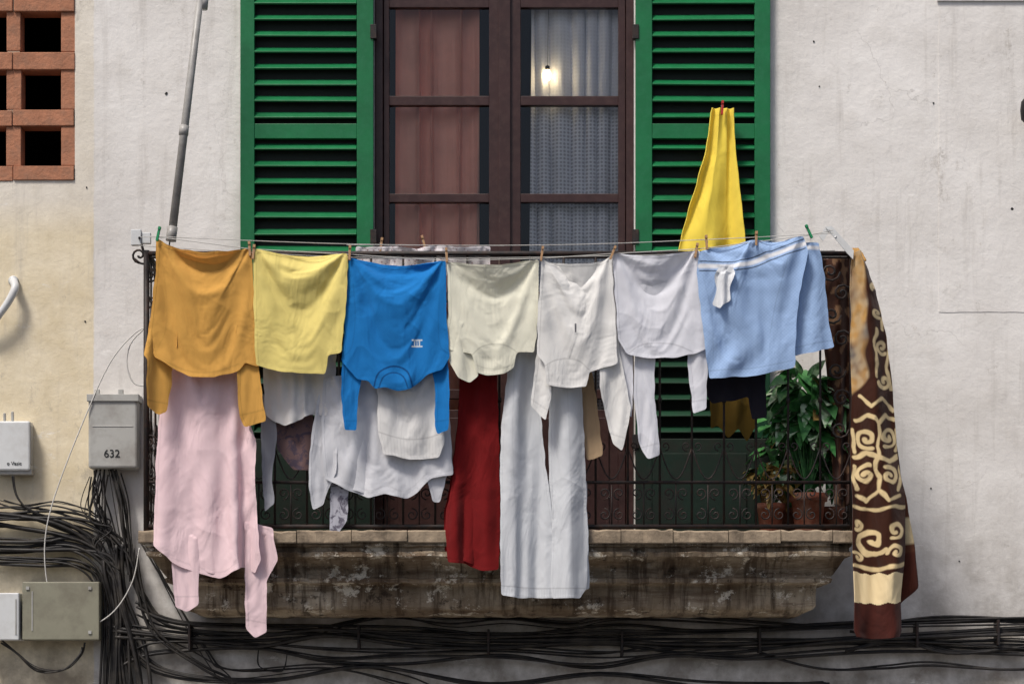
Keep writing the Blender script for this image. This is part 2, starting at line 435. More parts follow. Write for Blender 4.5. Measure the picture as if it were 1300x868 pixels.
r=rings[-1];mb.add(r+[Vector((p.x,0.0,p.z)) for p in r],[(j,j+k,j+1+k,j+1) for j in range(k-1)])
obj('moulded_stone_slab',mb,M_stone,bal,False)
mb=MB()
zs0=W(0,690,-.72).z;x=W(176,0,-.7).x;xe=W(1088,0,-.7).x
mb.box((x+.01,-.70,zs0+.003),(xe-.01,0,zfl-.006),1)
while x<xe-.02:
    w=min(.28+random.uniform(-.015,.015),xe-x)
    if xe-x-w<.08:w=xe-x
    n=14;vs=[];y0=-.722+random.uniform(-.007,.006);zb=zs0+random.uniform(0,.012);zt=zfl+random.uniform(-.007,.003)
    for i in range(n+1):
        xx=x+.002+(w-.004)*i/n
        a=.006*noise.noise(Vector((xx*17,1,3)))+.008*max(0,noise.noise(Vector((xx*30,8,3)))-.1)
        c=.005*noise.noise(Vector((xx*21,5,3)))-.012*max(0,noise.noise(Vector((xx*12,5,9)))-.2)
        vs+=[(xx,y0+a+.004,zb),(xx,y0+a,zb+.006),(xx,y0+a,zt-.008+c),(xx,y0+a+.010,zt+c),(xx,-.42,zt)]
    fs=[(i*5+q,(i+1)*5+q,(i+1)*5+q+1,i*5+q+1) for i in range(n) for q in range(4)]
    fs+=[(4,3,2,1,0),tuple(n*5+q for q in range(5))]
    mb.add(vs,fs,0)
    x+=w
obj('edge_tiles',mb,[M_tile,M_stone],bal)
mb=MB()
yr=-.67;rt,rm,rb=322,612,668
PX0,PX1=186,1082
def Wf(px,py):return W(px,py,yr)
def spiral(cx,cy,r,a0,turns,dirn,k=14):
    out=[]
    for i in range(k+1):
        t=i/k;a=a0+dirn*turns*6.283*t;rr=r*(1-.85*t)
        out.append((cx+rr*math.cos(a),cy+rr*math.sin(a)))
    return out
def panelrail(mp,u0,u1,pitch,side=False):
    mb.tube([mp(u0,rt),mp(u1,rt)],.014,6);mb.tube([mp(u0,rt+5),mp(u1,rt+5)],.006,6)
    mb.tube([mp(u0,rm),mp(u1,rm)],.009,6);mb.tube([mp(u0,rb),mp(u1,rb)],.012,6)
    if side: mb.tube([mp(u0,375),mp(u1,375)],.006,6)
    n=max(1,round((u1-u0)/pitch));p=(u1-u0)/n
    for i in range(n+1):
        x=u0+p*i
        mb.tube([mp(x,rt),mp(x,rb)],.0062,6)
        mb.tube([mp(x,505),mp(x,511)],.011,8);
    for i in range(n):
        x=u0+p*i
        arc=[mp(x+p*t,568+ (40*math.sin(math.pi*t))) for t in [j/10 for j in range(11)]]
        mb.tube(arc,.0042,5)
        for sx,bx in((1,x),(-1,x+p)):
            s1=spiral(bx+sx*p*.17,566,p*.15,math.pi/2,1.1,-sx)
            mb.tube([mp(*q) for q in s1],.0038,5)
        if side:
            arc=[mp(x+p*t,352- (22*math.sin(math.pi*t))) for t in [j/10 for j in range(11)]]
            mb.tube(arc,.0045,5)
        cx=x+p/2
        for sx in(-1,1):
            s1=spiral(cx+sx*p*.23,rm+14,p*.2,math.pi/2,1.3,sx);s2=spiral(cx+sx*p*.23,rb-15,p*.2,-math.pi/2,1.3,-sx)
            mb.tube([mp(*q) for q in s1],.004,5);mb.tube([mp(*q) for q in s2],.004,5)
        mb.tube([mp(cx,rm),mp(cx,rb)],.004,5)
panelrail(Wf,PX0,PX1,41)
for xx in(W(PX0,0,yr).x,W(PX1,0,yr).x):
    def mp(u,py,xx=xx):
        z=W(0,py,yr).z;return Vector((xx,yr+(u/230.),z))
    panelrail(mp,0,-yr*230-1,38,True)
    mb.tube([(xx,yr,W(0,rt-4,yr).z),(xx,yr,W(0,rb+6,yr).z)],.016,8)
    for cyy in(420,470,540):
        for uc in(35,85,125):
            mb.tube([mp(*q) for q in spiral(uc,cyy,18,0,1.6,1)],.005,5)
mb.tube([Wf(*q) for q in spiral(177,324,10,math.pi/2,1.2,1)],.006,6)
mb.tube([Wf(186,335),Wf(178,334),Wf(170,328)],.006,6,sm=4)
for cx,cy,r,d in[(1054,345,13,1),(1069,372,12,-1),(1056,400,12,1),(1069,430,12,-1),(1062,470,12,1),(1068,505,12,-1),(1066,545,12,1)]:
    mb.tube([Wf(*q) for q in spiral(cx,cy,r,0,1.5,d)],.006,6)
for cy,r,d in[(350,9,1),(385,9,-1),(425,9,1),(560,9,-1),(600,9,1)]:
    mb.tube([Wf(*q) for q in spiral(190,cy,r,0,1.5,d)],.005,6)
obj('wrought_iron_railing',mb,M_iron,bal,True)

# ---------------------------------------------------------------- cloth system
PAN=[]
def inpoly(x,z,P):
    c=False;n=len(P);j=n-1
    for i in range(n):
        if (P[i][1]>z)!=(P[j][1]>z) and x<(P[j][0]-P[i][0])*(z-P[i][1])/(P[j][1]-P[i][1])+P[i][0]:c=not c
        j=i
    return c
def segd(x,z,a,b):
    dx=b[0]-a[0];dz=b[1]-a[1];l=dx*dx+dz*dz
    t=0 if l==0 else max(0,min(1,((x-a[0])*dx+(z-a[1])*dz)/l))
    return math.hypot(x-a[0]-t*dx,z-a[1]-t*dz)
def smo(pl):
    if len(pl)<3:return pl
    return [(p.x,p.y) for p in cat([Vector(p) for p in pl],5)]
def panel(g,poly,y,pins,mi=0,grow=.03,sp=.0122,amp=.012,fx=8,fz=2.2,strokes=None,sub=1,pinr=4.5,bend=.07,rad=False,dk=1.0):
    P=[(W(a,b,y).x,W(a,b,y).z) for a,b in poly]
    Q=[];n=len(P)
    for i in range(n):
        a=P[i];b=P[(i+1)%n];l=math.hypot(b[0]-a[0],b[1]-a[1])
        t=min(.2,.006/max(l,1e-6))
        Q.append((a[0]*(1-t)+b[0]*t,a[1]*(1-t)+b[1]*t));Q.append((a[0]*t+b[0]*(1-t),a[1]*t+b[1]*(1-t)))
    P=Q
    B=[];n=len(P)
    for i in range(n):
        a=P[i];b=P[(i+1)%n];l=math.hypot(b[0]-a[0],b[1]-a[1]);k=max(1,int(l/sp+.5))
        for j in range(k):
            q=(a[0]+(b[0]-a[0])*j/k,a[1]+(b[1]-a[1])*j/k)
            B.append((q[0]+.006*noise.noise(Vector((q[0]*16,q[1]*16,2))),q[1]+.006*noise.noise(Vector((q[0]*16,q[1]*16,7)))))
    x0=min(p[0] for p in P);x1=max(p[0] for p in P);z0=min(p[1] for p in P);z1=max(p[1] for p in P)
    pts=[Vector(b) for b in B];nb=len(B);ed=[0]*nb
    rng=random.Random(int(poly[0][0]*131+poly[0][1]*17)&0xffff)
    z=z0;row=0
    while z<z1:
        x=x0+(sp/2 if row%2 else 0)
        while x<x1:
            xx=x+rng.uniform(-.12,.12)*sp;zz=z+rng.uniform(-.12,.12)*sp
            if inpoly(xx,zz,P):
                d=min(segd(xx,zz,P[i],P[(i+1)%n]) for i in range(n))
                if d>sp*.6:pts.append(Vector((xx,zz)));ed.append(d)
            x+=sp
        z+=sp*.87;row+=1
    r=delaunay_2d_cdt(pts,[(i,(i+1)%nb) for i in range(nb)],[],1,1e-6)
    V=r[0];Fc=r[2];orig=r[3]
    pw=[W(a,b,y) for a,b in pins]
    zt=sum(p.z for p in pw)/len(pw)
    me=bpy.data.meshes.new('p');vs=[];pinv=set()
    sd=rng.uniform(0,50)
    for p in pw:
        ds=sorted((math.hypot(V[i][0]-p.x,V[i][1]-p.z),i) for i in range(len(V)))
        pinv|={i for d,i in ds[:2]}|{i for d,i in ds if d<pinr*.0041}
    for i,v in enumerate(V):
        zz=zt+(v[1]-zt)/(1+grow*1.0)
        h=noise.noise(Vector((v[0]*fx+sd,v[1]*fz,sd)))+.5*noise.noise(Vector((v[0]*fx*2.3,v[1]*fz*2.5+sd,sd)))
        if i in pinv:h*=.1
        vs.append((v[0],y+h*amp*1.5,zz))
    fs=[]
    for f in Fc:
        a,b,c=[V[i] for i in f[:3]]
        ar=(b[0]-a[0])*(c[1]-a[1])-(c[0]-a[0])*(b[1]-a[1])
        fs.append(list(f) if ar>0 else list(reversed(f)))
    me.from_pydata(vs,[],fs)
    at=me.attributes.new('pc','FLOAT_VECTOR','POINT')
    at.data.foreach_set('vector',[c for v in V for c in (v[0],0,v[1])])
    ea=me.attributes.new('ed','FLOAT','POINT')
    ea.data.foreach_set('value',[ed[o[0]] if o else 0 for o in orig])
    o=bpy.data.objects.new('p',me);scene.collection.objects.link(o)
    vg=o.vertex_groups.new(name='pin');vg.add(list(pinv),1.0,'ADD')
    m=o.modifiers.new('c','CLOTH');s=m.settings
    s.quality=5;s.mass=.14;s.tension_stiffness=25;s.compression_stiffness=20;s.shear_stiffness=7;s.bending_stiffness=bend
    s.air_damping=2.5;s.vertex_group_mass='pin';s.shrink_min=-grow
    m.collision_settings.use_collision=False
    ss=o.modifiers.new('s','SUBSURF');ss.levels=sub;ss.render_levels=sub
    PAN.append((g,o,mi,strokes,y,[(p.x,p.z) for p in pw] if rad else None,sd,dk))
def shirt(g,poly,y,pins,back=True,**kw):
    kw.setdefault('rad',len(pins)<=3)
    panel(g,poly,y,pins,**kw)
    if back:
        k=dict(kw);k.pop('strokes',None);k['sub']=1;k['sp']=.017;k['grow']=kw.get('grow',.03)*.6;k['rad']=False
        ym=min(p[1] for p in poly)
        panel(g,[(a+random.uniform(-1.5,1.5),b+ (0 if b<ym+45 else random.uniform(-6,-1))) for a,b in poly],y+.032,pins,**k)
Y=-.88;Y2=-.77
def cuff(x0,y0,x1,y1): return ([(x0,y0),(x1,y1)],.9,None,.8)
g='mustard_sweater'
panel(g,[(200,370),(190,400),(173,426),(169,440),(182,455),(179,480),(180,517),(195,526),(205,522),(212,492),(214,470),(226,440),(222,370)],Y+.018,[(203,372),(219,372)],pinr=8,grow=.045,fx=14,strokes=[cuff(180,507,207,512),([(188,405),(184,435),(190,462)],.8,None,.5)])
panel(g,[(296,390),(322,390),(329,470),(335,510),(338,534),(312,542),(306,528),(303,500),(303,460)],Y+.018,[(300,392),(318,392)],pinr=8,grow=.045,fx=14,strokes=[cuff(307,527,337,519)])
shirt(g,[(200,303),(212,310),(232,315),(262,317),(290,316),(312,315),(320,318),(321,400),(325,464),(308,460),(300,470),(270,477),(240,476),(215,464),(197,452),(190,425),(193,400),(198,350)],Y,[(201,304),(319,318)],grow=.038,
 strokes=[([(213,459),(240,469),(270,470),(300,461)],.9,None,.8),([(196,450),(210,420),(212,380),(206,330)],.7,None,.5)])
g='yellow_t_shirt'
shirt(g,[(322,317),(345,317),(380,318),(410,319),(442,323),(440,360),(437,400),(431,446),(416,450),(410,473),(380,472),(350,469),(326,462),(323,400)],Y-.012,[(323,318),(441,323)],grow=.022)
g='blue_long_sleeve_shirt'
panel(g,[(442,385),(434,455),(430,500),(433,545),(447,546),(451,505),(458,470),(460,385)],Y+.018,[(446,387),(456,387)],pinr=8,grow=.045,fx=16,strokes=[cuff(430,533,449,534)])
panel(g,[(548,385),(566,385),(572,450),(578,500),(579,545),(566,551),(561,538),(560,500),(553,465)],Y+.018,[(552,387),(563,387)],pinr=8,grow=.045,fx=16,strokes=[cuff(561,535,580,531)])
shirt(g,[(443,327),(470,329),(505,331),(540,330),(566,331),(566,400),(569,452),(560,468),(541,474),(522,492),(505,495),(490,490),(478,492),(470,482),(455,480),(436,457),(440,400)],Y,[(444,328),(565,332)],grow=.028,sub=2,
 strokes=[([(476,490),(482,472),(500,463),(517,470),(524,490)],.9,L(10,60,120),1),([(482,491),(488,477),(500,471),(512,476),(518,491)],.7,L(12,70,130),1),
  ([(436,452),(448,440),(452,400),(449,360)],.7,None,.6),([(568,448),(557,436),(556,400),(559,360)],.7,None,.6),
  ([(523,430),(535,430)],.9,L(215,222,224),0),([(523,438),(535,438)],.9,L(215,222,224),0),([(526,431),(526,437)],.8,L(215,222,224),0),([(532,431),(532,437)],.8,L(215,222,224),0),([(529,431),(529,437)],.5,L(215,222,224),0)])
g='cream_sweatshirt'
panel(g,[(564,405),(563,442),(571,460),(582,480),(596,486),(606,478),(609,440),(606,405)],Y+.016,[(569,407),(602,407)],pinr=9,grow=.045)
shirt(g,[(568,333),(600,333),(640,332),(684,330),(682,400),(677,446),(656,446),(651,466),(640,473),(618,475),(606,472),(600,448),(575,444),(565,438),(571,400),(569,360)],Y+.005,[(569,334),(683,331)],grow=.024,sub=2,
 strokes=[([(601,449),(612,439),(628,435),(644,438),(656,446)],.9,None,1),([(606,462),(618,466),(634,467),(650,462)],.8,None,.7)]+[([(606+i*3.6,450),(608+i*3.4,473)],.4,None,.45) for i in range(13)])
g='white_long_sleeve_shirt'
panel(g,[(686,380),(681,450),(675,490),(672,514),(690,534),(697,505),(700,470),(706,380)],Y+.018,[(690,382),(702,382)],pinr=8,grow=.045,fx=16,strokes=[cuff(672,505,694,522)])
panel(g,[(760,380),(780,380),(788,450),(797,485),(805,515),(801,552),(797,571),(786,562),(777,535),(767,505),(762,460)],Y+.018,[(764,382),(776,382)],pinr=8,grow=.045,fx=16,strokes=[cuff(778,548,802,555)])
shirt(g,[(688,330),(698,333),(720,334),(745,334),(764,331),(776,325),(779,400),(782,462),(764,466),(748,471),(745,490),(720,492),(697,488),(694,462),(684,450),(685,400)],Y-.006,[(689,331),(775,326)],grow=.06,sub=2,
 strokes=[([(695,464),(706,457),(720,454),(735,457),(747,468)],.9,None,1),([(731,410),(731,420)],1.0,L(60,60,70),0)]+[([(699+i*3.8,462),(699+i*3.7,489)],.4,None,.45) for i in range(13)])
g='white_t_shirt'
panel(g,[(784,390),(800,390),(803,440),(806,500),(804,530),(797,520),(790,490),(783,455)],Y+.035,[(787,391),(797,391)],pinr=8,grow=.03,fx=16)
panel(g,[(806,435),(832,435),(830,500),(834,540),(838,577),(822,582),(811,562),(806,500)],Y+.035,[(809,437),(829,437)],pinr=8,grow=.045,fx=16,strokes=[cuff(814,568,836,562)])
panel(g,[(868,405),(893,405),(898,470),(896,520),(880,525),(877,490)],Y+.020,[(873,407),(890,407)],pinr=8,grow=.045,fx=16,strokes=[cuff(879,510,897,507)])
shirt(g,[(778,322),(800,321),(840,320),(887,318),(888,370),(892,400),(898,442),(878,449),(850,453),(820,453),(798,449),(786,430),(782,380)],Y+.003,[(779,323),(886,319)],grow=.027,
 strokes=[([(800,447),(812,438),(828,434),(855,436),(878,446)],.9,None,1)],sub=2)
g='light_blue_shorts'
wb=L(230,230,232)
panel(g,[(1000,305),(1040,308),(1047,350),(1052,400),(1060,440),(1035,447),(1008,451),(1000,400)],Y+.035,[(1005,308),(1036,310)],grow=.03,pinr=8,strokes=[([(1010,441),(1057,431)],.8,None,.8),([(1000,312),(1038,315)],2.4,wb,0)],sub=2)
shirt(g,[(888,320),(905,312),(940,306),(980,302),(1020,299),(1026,320),(1014,370),(1009,420),(1007,465),(960,475),(903,480),(896,430),(889,380),(885,345)],Y-.014,[(889,320),(955,306),(1022,301)],grow=.034,sub=2,
 strokes=[([(889,338),(925,337),(955,332),(985,319),(1022,309)],2.8,wb,0),([(889,332),(925,331),(955,326),(985,313),(1022,303)],.7,L(70,80,100),0),([(889,344),(925,343),(957,338),(987,325),(1022,315)],.7,L(70,80,100),0),
  ([(902,470),(960,465),(1005,456)],.8,None,.8),([(1000,325),(985,380),(978,420)],.7,None,.6),([(893,350),(905,400),(908,460)],.6,None,.4)])
panel(g,[(912,340),(930,338),(934,352),(926,366),(926,382),(914,392),(904,386),(910,366),(907,352)],Y-.040,[(915,342),(927,341)],mi=1,pinr=6,grow=.09,sp=.0075,fx=30)
g='pink_shirt'
panel(g,[(220,660),(252,670),(252,730),(251,768),(236,777),(223,770),(219,720)],Y2+.016,[(224,664),(248,671)],pinr=10,grow=.045,fx=16,strokes=[cuff(221,757,252,757)])
panel(g,[(310,660),(346,670),(351,712),(337,738),(337,802),(322,810),(312,797),(311,740)],Y2+.016,[(314,664),(342,672)],pinr=10,grow=.045,fx=16,strokes=[cuff(312,786,337,791)])
shirt(g,[(214,440),(250,440),(300,440),(312,520),(333,540),(334,600),(341,650),(350,704),(344,722),(330,716),(313,718),(280,733),(250,724),(222,712),(198,690),(200,600),(204,520)],Y2,[(216,442),(298,442)],pinr=9,grow=.045,amp=.026,fx=6,fz=.8,
 strokes=[([(215,704),(250,716),(280,724),(312,710)],.8,None,.6)])
g='white_vest'
shirt(g,[(334,440),(380,445),(426,440),(427,470),(415,528),(395,526),(385,532),(360,540),(338,528),(335,480)],Y2+.01,[(337,442),(380,446),(424,442)],pinr=9,grow=.08,amp=.022,fx=13)
g='white_oversize_shirt'
panel(g,[(404,500),(430,500),(428,600),(415,618),(408,640),(395,647),(391,620),(392,580),(398,540)],Y2+.018,[(408,503),(426,503)],pinr=10,grow=.045,fx=14)
panel(g,[(540,550),(571,550),(573,590),(565,608),(558,638),(549,636),(543,612)],Y2+.018,[(545,553),(567,553)],pinr=10,grow=.045,fx=14)
shirt(g,[(410,480),(470,470),(565,470),(570,540),(573,602),(545,606),(530,622),(515,632),(490,625),(470,632),(440,620),(415,608),(410,560)],Y2,[(413,483),(470,473),(562,473)],pinr=10,grow=.045,amp=.024,fx=6,
 strokes=[([(440,612),(470,622),(492,616),(514,622),(540,600)],.8,None,.6)])
g='ribbed_white_sweatshirt'
shirt(g,[(478,470),(560,470),(563,530),(562,565),(555,580),(520,582),(487,576),(480,545)],Y2-.035,[(481,472),(557,472)],pinr=10,grow=.035,sub=2,
 strokes=[([(481,548),(500,554),(520,557),(542,555),(562,549)],.9,None,1)]+[([(484+i*4,554),(487+i*3.8,581)],.4,None,.5) for i in range(19)])
g='dark_red_trousers'
shirt(g,[(585,455),(631,455),(632,560),(632,650),(631,722),(610,724),(590,714),(565,712),(563,660),(575,600),(582,540)],Y2+.03,[(588,458),(629,458)],pinr=10,grow=.045,amp=.028,fx=8,fz=.8)
g='pale_grey_sweatpants'
panel(g,[(652,430),(684,430),(686,530),(690,590),(699,650),(706,700),(708,735),(706,756),(655,757),(632,753),(631,690),(632,600),(636,520),(644,460)],Y2-.012,[(656,432),(681,432)],pinr=10,grow=.04,amp=.03,fx=9,fz=.6,sub=2,
 strokes=[([(632,741),(670,744),(708,744)],.9,None,1),([(652,470),(648,560),(652,680),(654,738)],.7,None,.45)]+[([(634+i*3.5,745),(634+i*3.5,756)],.4,None,.5) for i in range(21)])
panel(g,[(697,470),(738,470),(743,560),(748,640),(751,690),(750,745),(742,757),(704,758),(701,740),(702,680),(698,620),(696,560)],Y2-.03,[(701,472),(734,472)],pinr=10,grow=.04,amp=.03,fx=9,fz=.6,sub=2,
 strokes=[([(703,745),(725,745),(750,744)],.9,None,1),([(720,490),(725,580),(730,680),(732,740)],.7,None,.45)]+[([(705+i*3.5,746),(705+i*3.5,757)],.4,None,.5) for i in range(13)])
panel(g,[(640,610),(745,610),(748,748),(640,748)],Y2+.03,[(645,612),(690,612),(740,612)],pinr=14,grow=.01,amp=.01)
g='grey_cotton_top'
panel(g,[(330,500),(350,500),(352,560),(346,600),(350,640),(338,650),(334,600)],Y2+.04,[(333,503),(347,503)],pinr=10,grow=.04)
g='patterned_blouse'
panel(g,[(416,560),(440,560),(443,620),(441,660),(428,682),(419,676),(420,620)],Y2+.05,[(419,563),(437,563)],pinr=10,grow=.04)
g='plaid_shirt'
panel(g,[(350,515),(398,515),(397,560),(396,598),(372,596),(352,570)],Y2+.06,[(353,518),(375,518),(394,518)],pinr=10,grow=.05)
g='tan_trousers'
panel(g,[(738,470),(752,470),(760,530),(767,578),(748,584),(741,545)],Y2+.03,[(740,473),(750,473)],pinr=8,grow=.04)
g='black_t_shirt'
shirt(g,[(895,455),(970,455),(973,530),(955,533),(950,505),(925,510),(905,512),(897,500)],Y2+.03,[(898,458),(930,458),(966,458)],pinr=10,grow=.05)
g='ochre_cardigan'
panel(g,[(900,470),(962,470),(960,540),(950,560),(938,545),(925,556),(912,540),(902,545)],Y2+.3,[(903,473),(930,473),(958,473)],pinr=10,grow=.06)
g='white_lace_cloth'
panel(g,[(452,312),(500,313),(560,311),(622,312),(622,345),(560,350),(500,350),(453,346)],-.6,[(453,313),(500,313),(560,312),(620,313)],grow=.03,fx=20,pinr=6)
N_FR=32
scene.frame_start=1;scene.frame_end=N_FR+2
for f in range(1,N_FR+1): scene.frame_set(f)
GM={
'mustard_sweater':[cm('mustard_knit',L(214,162,82))],
'yellow_t_shirt':[cm('yellow_cotton',L(232,214,130))],
'blue_long_sleeve_shirt':[cm('blue_cotton',L(28,120,192))],
'cream_sweatshirt':[cm('cream_cotton',L(232,230,211))],
'white_long_sleeve_shirt':[cm('white_cotton',L(228,227,224))],
'white_t_shirt':[cm('cool_white_cotton',L(222,223,230))],
'light_blue_shorts':[cm('light_blue_cloth',L(160,188,226),pattern='check',hem=False),cm('white_tape',L(228,230,232),hem=False)],
'pink_shirt':[cm('pink_cotton',L(236,208,212))],
'white_vest':[cm('soft_white',L(224,222,221),hem=False)],
'white_oversize_shirt':[cm('white_jersey',L(212,213,218))],
'ribbed_white_sweatshirt':[cm('warm_white',L(224,223,221))],
'dark_red_trousers':[cm('dark_red_cloth',L(112,18,20),trans=.03)],
'pale_grey_sweatpants':[cm('pale_grey_fleece',L(208,211,215))],
'grey_cotton_top':[cm('grey_cloth',L(150,152,160))],
'patterned_blouse':[cm('patterned_cloth',L(180,180,190),pattern='floral')],
'plaid_shirt':[cm('dusty_print',L(110,88,88),pattern='floral')],
'tan_trousers':[cm('tan_cloth',L(175,150,120))],
'black_t_shirt':[cm('black_cloth',L(34,32,40),trans=0)],
'ochre_cardigan':[cm('old_yellow_cloth',L(116,92,38))],
'white_lace_cloth':[cm('printed_white',L(228,222,224),pattern='print')]}
dg=bpy.context.evaluated_depsgraph_get()
groups={}
for p in PAN: groups.setdefault(p[0],[]).append(p)
NN=noise.noise
for g,ps in groups.items():
    V=[];Fc=[];mi=[];pc=[];ed=[];ti=[];se=[]
    for (_,o,m,st,y,pw,sd,dk) in ps:
        me=o.evaluated_get(dg).to_mesh();nv=len(me.vertices);off=len(V)
        a=[0.0]*(nv*3);me.vertices.foreach_get('co',a)
        q=[0.0]*(nv*3);me.attributes['pc'].data.foreach_get('vector',q);pc+=q
        if pw: xa0,xa1=pw[0][0],pw[-1][0];ztp=sum(p[1] for p in pw)/len(pw)
        for i in range(nv):   # drape folds: fans from the pegs, swags between them, soft vertical folds lower down
            x,z=q[i*3],q[i*3+2];dy=0
            n0=NN(Vector((x*3.5,z*3.5,sd)))
            if pw:
                for k,(ax,az) in enumerate((pw[0],pw[-1])):
                    dx=x-ax;dz=az-z;dd=math.hypot(dx,dz)
                    th=math.atan2(dx,dz+.02)
                    dy+=.0055*math.sin(th*9+sd+k*2+2.2*n0)*min(1,dd/.09)*math.exp(-dd/.28)
                u=max(0,min(1,(x-xa0)/(xa1-xa0+1e-6)));bow=4*u*(1-u)
                s_=(ztp-z)-.07*bow
                dy+=.005*bow*math.sin(s_*62+3*n0+sd)*math.exp(-abs(s_)/.10)
                lowf=min(1,max(0,(ztp-z)-.12)/.3)
                dy+=.007*lowf*math.sin(x*34+5*n0+sd+(ztp-z)*2.0)*(.6+NN(Vector((x*3,z*1.2,sd+9))))
            r1=abs(NN(Vector((x*8+sd+1.2*z,z*5+x*3,sd))))
            dy+=.0035*(1-min(1,r1*3))**2*(.5+n0)
            a[i*3+1]-=dy*dk
        V+=[tuple(a[i*3:i*3+3]) for i in range(nv)]
        e=[0.0]*nv;me.attributes['ed'].data.foreach_get('value',e);ed+=e
        for f in me.polygons: Fc.append([i+off for i in f.vertices]);mi.append(m)
        tt=[0.0]*(nv*4);ss=[0.0]*nv
        if st:
            S=[([(W(a_,b_,y).x,W(a_,b_,y).z) for a_,b_ in smo(pl)],w/245.,c,sv) for pl,w,c,sv in st]
            S=[(pl,w,c,sv,min(p[0] for p in pl)-w*2,max(p[0] for p in pl)+w*2,min(p[1] for p in pl)-w*2,max(p[1] for p in pl)+w*2) for pl,w,c,sv in S]
            for i in range(nv):
                x,z=q[i*3],q[i*3+2]
                for pl,w,c,sv,xa,xb,za,zb in S:
                    if xa<x<xb and za<z<zb:
                        d=min(segd(x,z,pl[k],pl[k+1]) for k in range(len(pl)-1))
                        f=max(0,min(1,(w*1.5-d)/w))
                        if c and f>tt[i*4+3]: tt[i*4:i*4+4]=[c[0],c[1],c[2],f]
                        if sv: ss[i]=max(ss[i],sv*f)
        ti+=tt;se+=ss
    me=bpy.data.meshes.new(g);me.from_pydata(V,[],Fc)
    me.polygons.foreach_set('material_index',mi);me.polygons.foreach_set('use_smooth',[True]*len(Fc))
    me.attributes.new('pc','FLOAT_VECTOR','POINT').data.foreach_set('vector',pc)
    me.attributes.new('ed','FLOAT','POINT').data.foreach_set('value',ed)
    me.attributes.new('seam','FLOAT','POINT').data.foreach_set('value',se)
    me.attributes.new('tint','FLOAT_COLOR','POINT').data.foreach_set('color',ti)
    for m in GM[g]: me.materials.append(m)
    o=bpy.data.objects.new(g,me);scene.collection.objects.link(o)
for p in PAN:
    d=p[1].data;bpy.data.objects.remove(p[1]);bpy.data.meshes.remove(d)
scene.frame_set(1)

def sheet(name,rows,y,nu,nv,depth,mat,colf=None,parent=None):
    rows=sorted(rows);V=[];C=[];pc=[];ed=[]
    y0,y1=rows[0][0],rows[-1][0]
    for j in range(nv+1):
        py=y0+(y1-y0)*j/nv
        k=0
        while k<len(rows)-2 and rows[k+1][0]<py:k+=1
        a,b=rows[k],rows[k+1];t=(py-a[0])/(b[0]-a[0]);t=t*t*(3-2*t)*.5+t*.5
        l=a[1]+(b[1]-a[1])*t;r=a[2]+(b[2]-a[2])*t
        for i in range(nu+1):
            u=i/nu;px=l+(r-l)*u
            sag=3*math.sin(math.pi*u)*(j/nv)
            p=W(px,py+sag,y);p.y+=depth(u,j/nv);V.append(p);pc+=[p.x,0,p.z]
            ed.append(min(u,1-u)*(r-l)/245)
            if colf: C+=list(colf(px,py,u))
            else: C+=[0,0,0,0]
    n=nu+1
    me=bpy.data.meshes.new(name);me.from_pydata(V,[],[(j*n+i,(j+1)*n+i,(j+1)*n+i+1,j*n+i+1) for j in range(nv) for i in range(nu)])
    me.polygons.foreach_set('use_smooth',[True]*len(me.polygons))
    me.attributes.new('pc','FLOAT_VECTOR','POINT').data.foreach_set('vector',pc)
    me.attributes.new('ed','FLOAT','POINT').data.foreach_set('value',ed)
    me.attributes.new('tint','FLOAT_COLOR','POINT').data.foreach_set('color',C)
    me.materials.append(mat);o=bpy.data.objects.new(name,me);scene.collection.objects.link(o)
    if parent:o.parent=parent
    s=o.modifiers.new('s','SOLIDIFY');s.thickness=.006;s.offset=-1
    return o
nz=lambda a,b,c=0.0:noise.noise(Vector((a,b,c)))
sheet('yellow_towel',[(137,905,931),(145,903,931),(165,901,932),(190,897,934),(230,886,938),(270,874,942),(300,866,945),(314,863,946),(319,862,945)],-.14,90,140,
  lambda u,v:.034*math.sin(u*11+1.8*nz(u*2,v*1.5))*(.2+v)+.018*nz(u*4,v*2,2)*(.3+v)+.02*(1-v)*abs(math.sin(u*9)),cm('yellow_terry',L(240,214,84),hem=False,trans=.05,crease=.9))
cre=L(222,198,150);bro=L(56,28,17)
ST=[]
def sp_(cx,cy,r,a0,turns,d,w):
    ST.append((spiral(cx,cy,r,a0,turns,d,k=26),w))
sp_(1099,556,13,1.2,1.25,1,3.4);sp_(1126,554,13,1.9,1.25,-1,3.2);sp_(1099,602,13,-1.2,1.25,-1,3.4);sp_(1127,604,13,4.3,1.25,1,3.2)
ST+=[([(1087,532),(1100,526),(1112,538),(1124,526),(1137,532)],3.0),([(1087,628),(1100,634),(1113,620),(1126,634),(1142,628)],3.0),([(1112,538),(1115,552),(1111,566),(1113,580)],2.6),([(1113,580),(1110,594),(1115,606),(1113,620)],2.6),
([(1085,579),(1098,574),(1113,580),(1128,585),(1143,579)],3.0),([(1084,545),(1083,560),(1086,572)],2.8),([(1140,545),(1142,560),(1140,572)],2.8),([(1085,590),(1084,605),(1088,620)],2.8),([(1144,590),(1145,605),(1140,620)],2.8)]
ST+=[([(1084,643),(1115,646),(1152,642)],2.4),([(1084,717),(1115,720),(1152,715)],2.4)]
sp_(1106,684,20,.6,1.3,1,4.2);sp_(1135,671,11,2,1.1,-1,3.0);sp_(1136,700,10,3,1.1,1,3.0);sp_(1090,664,7,2,.9,-1,2.6);sp_(1088,706,7,4,.9,1,2.6)
sp_(1119,440,9,1,1.1,1,2.8);sp_(1122,484,9,3,1.1,-1,2.8);sp_(1113,398,7,1,1.0,1,2.4);sp_(1109,362,5,2,1,1,2)
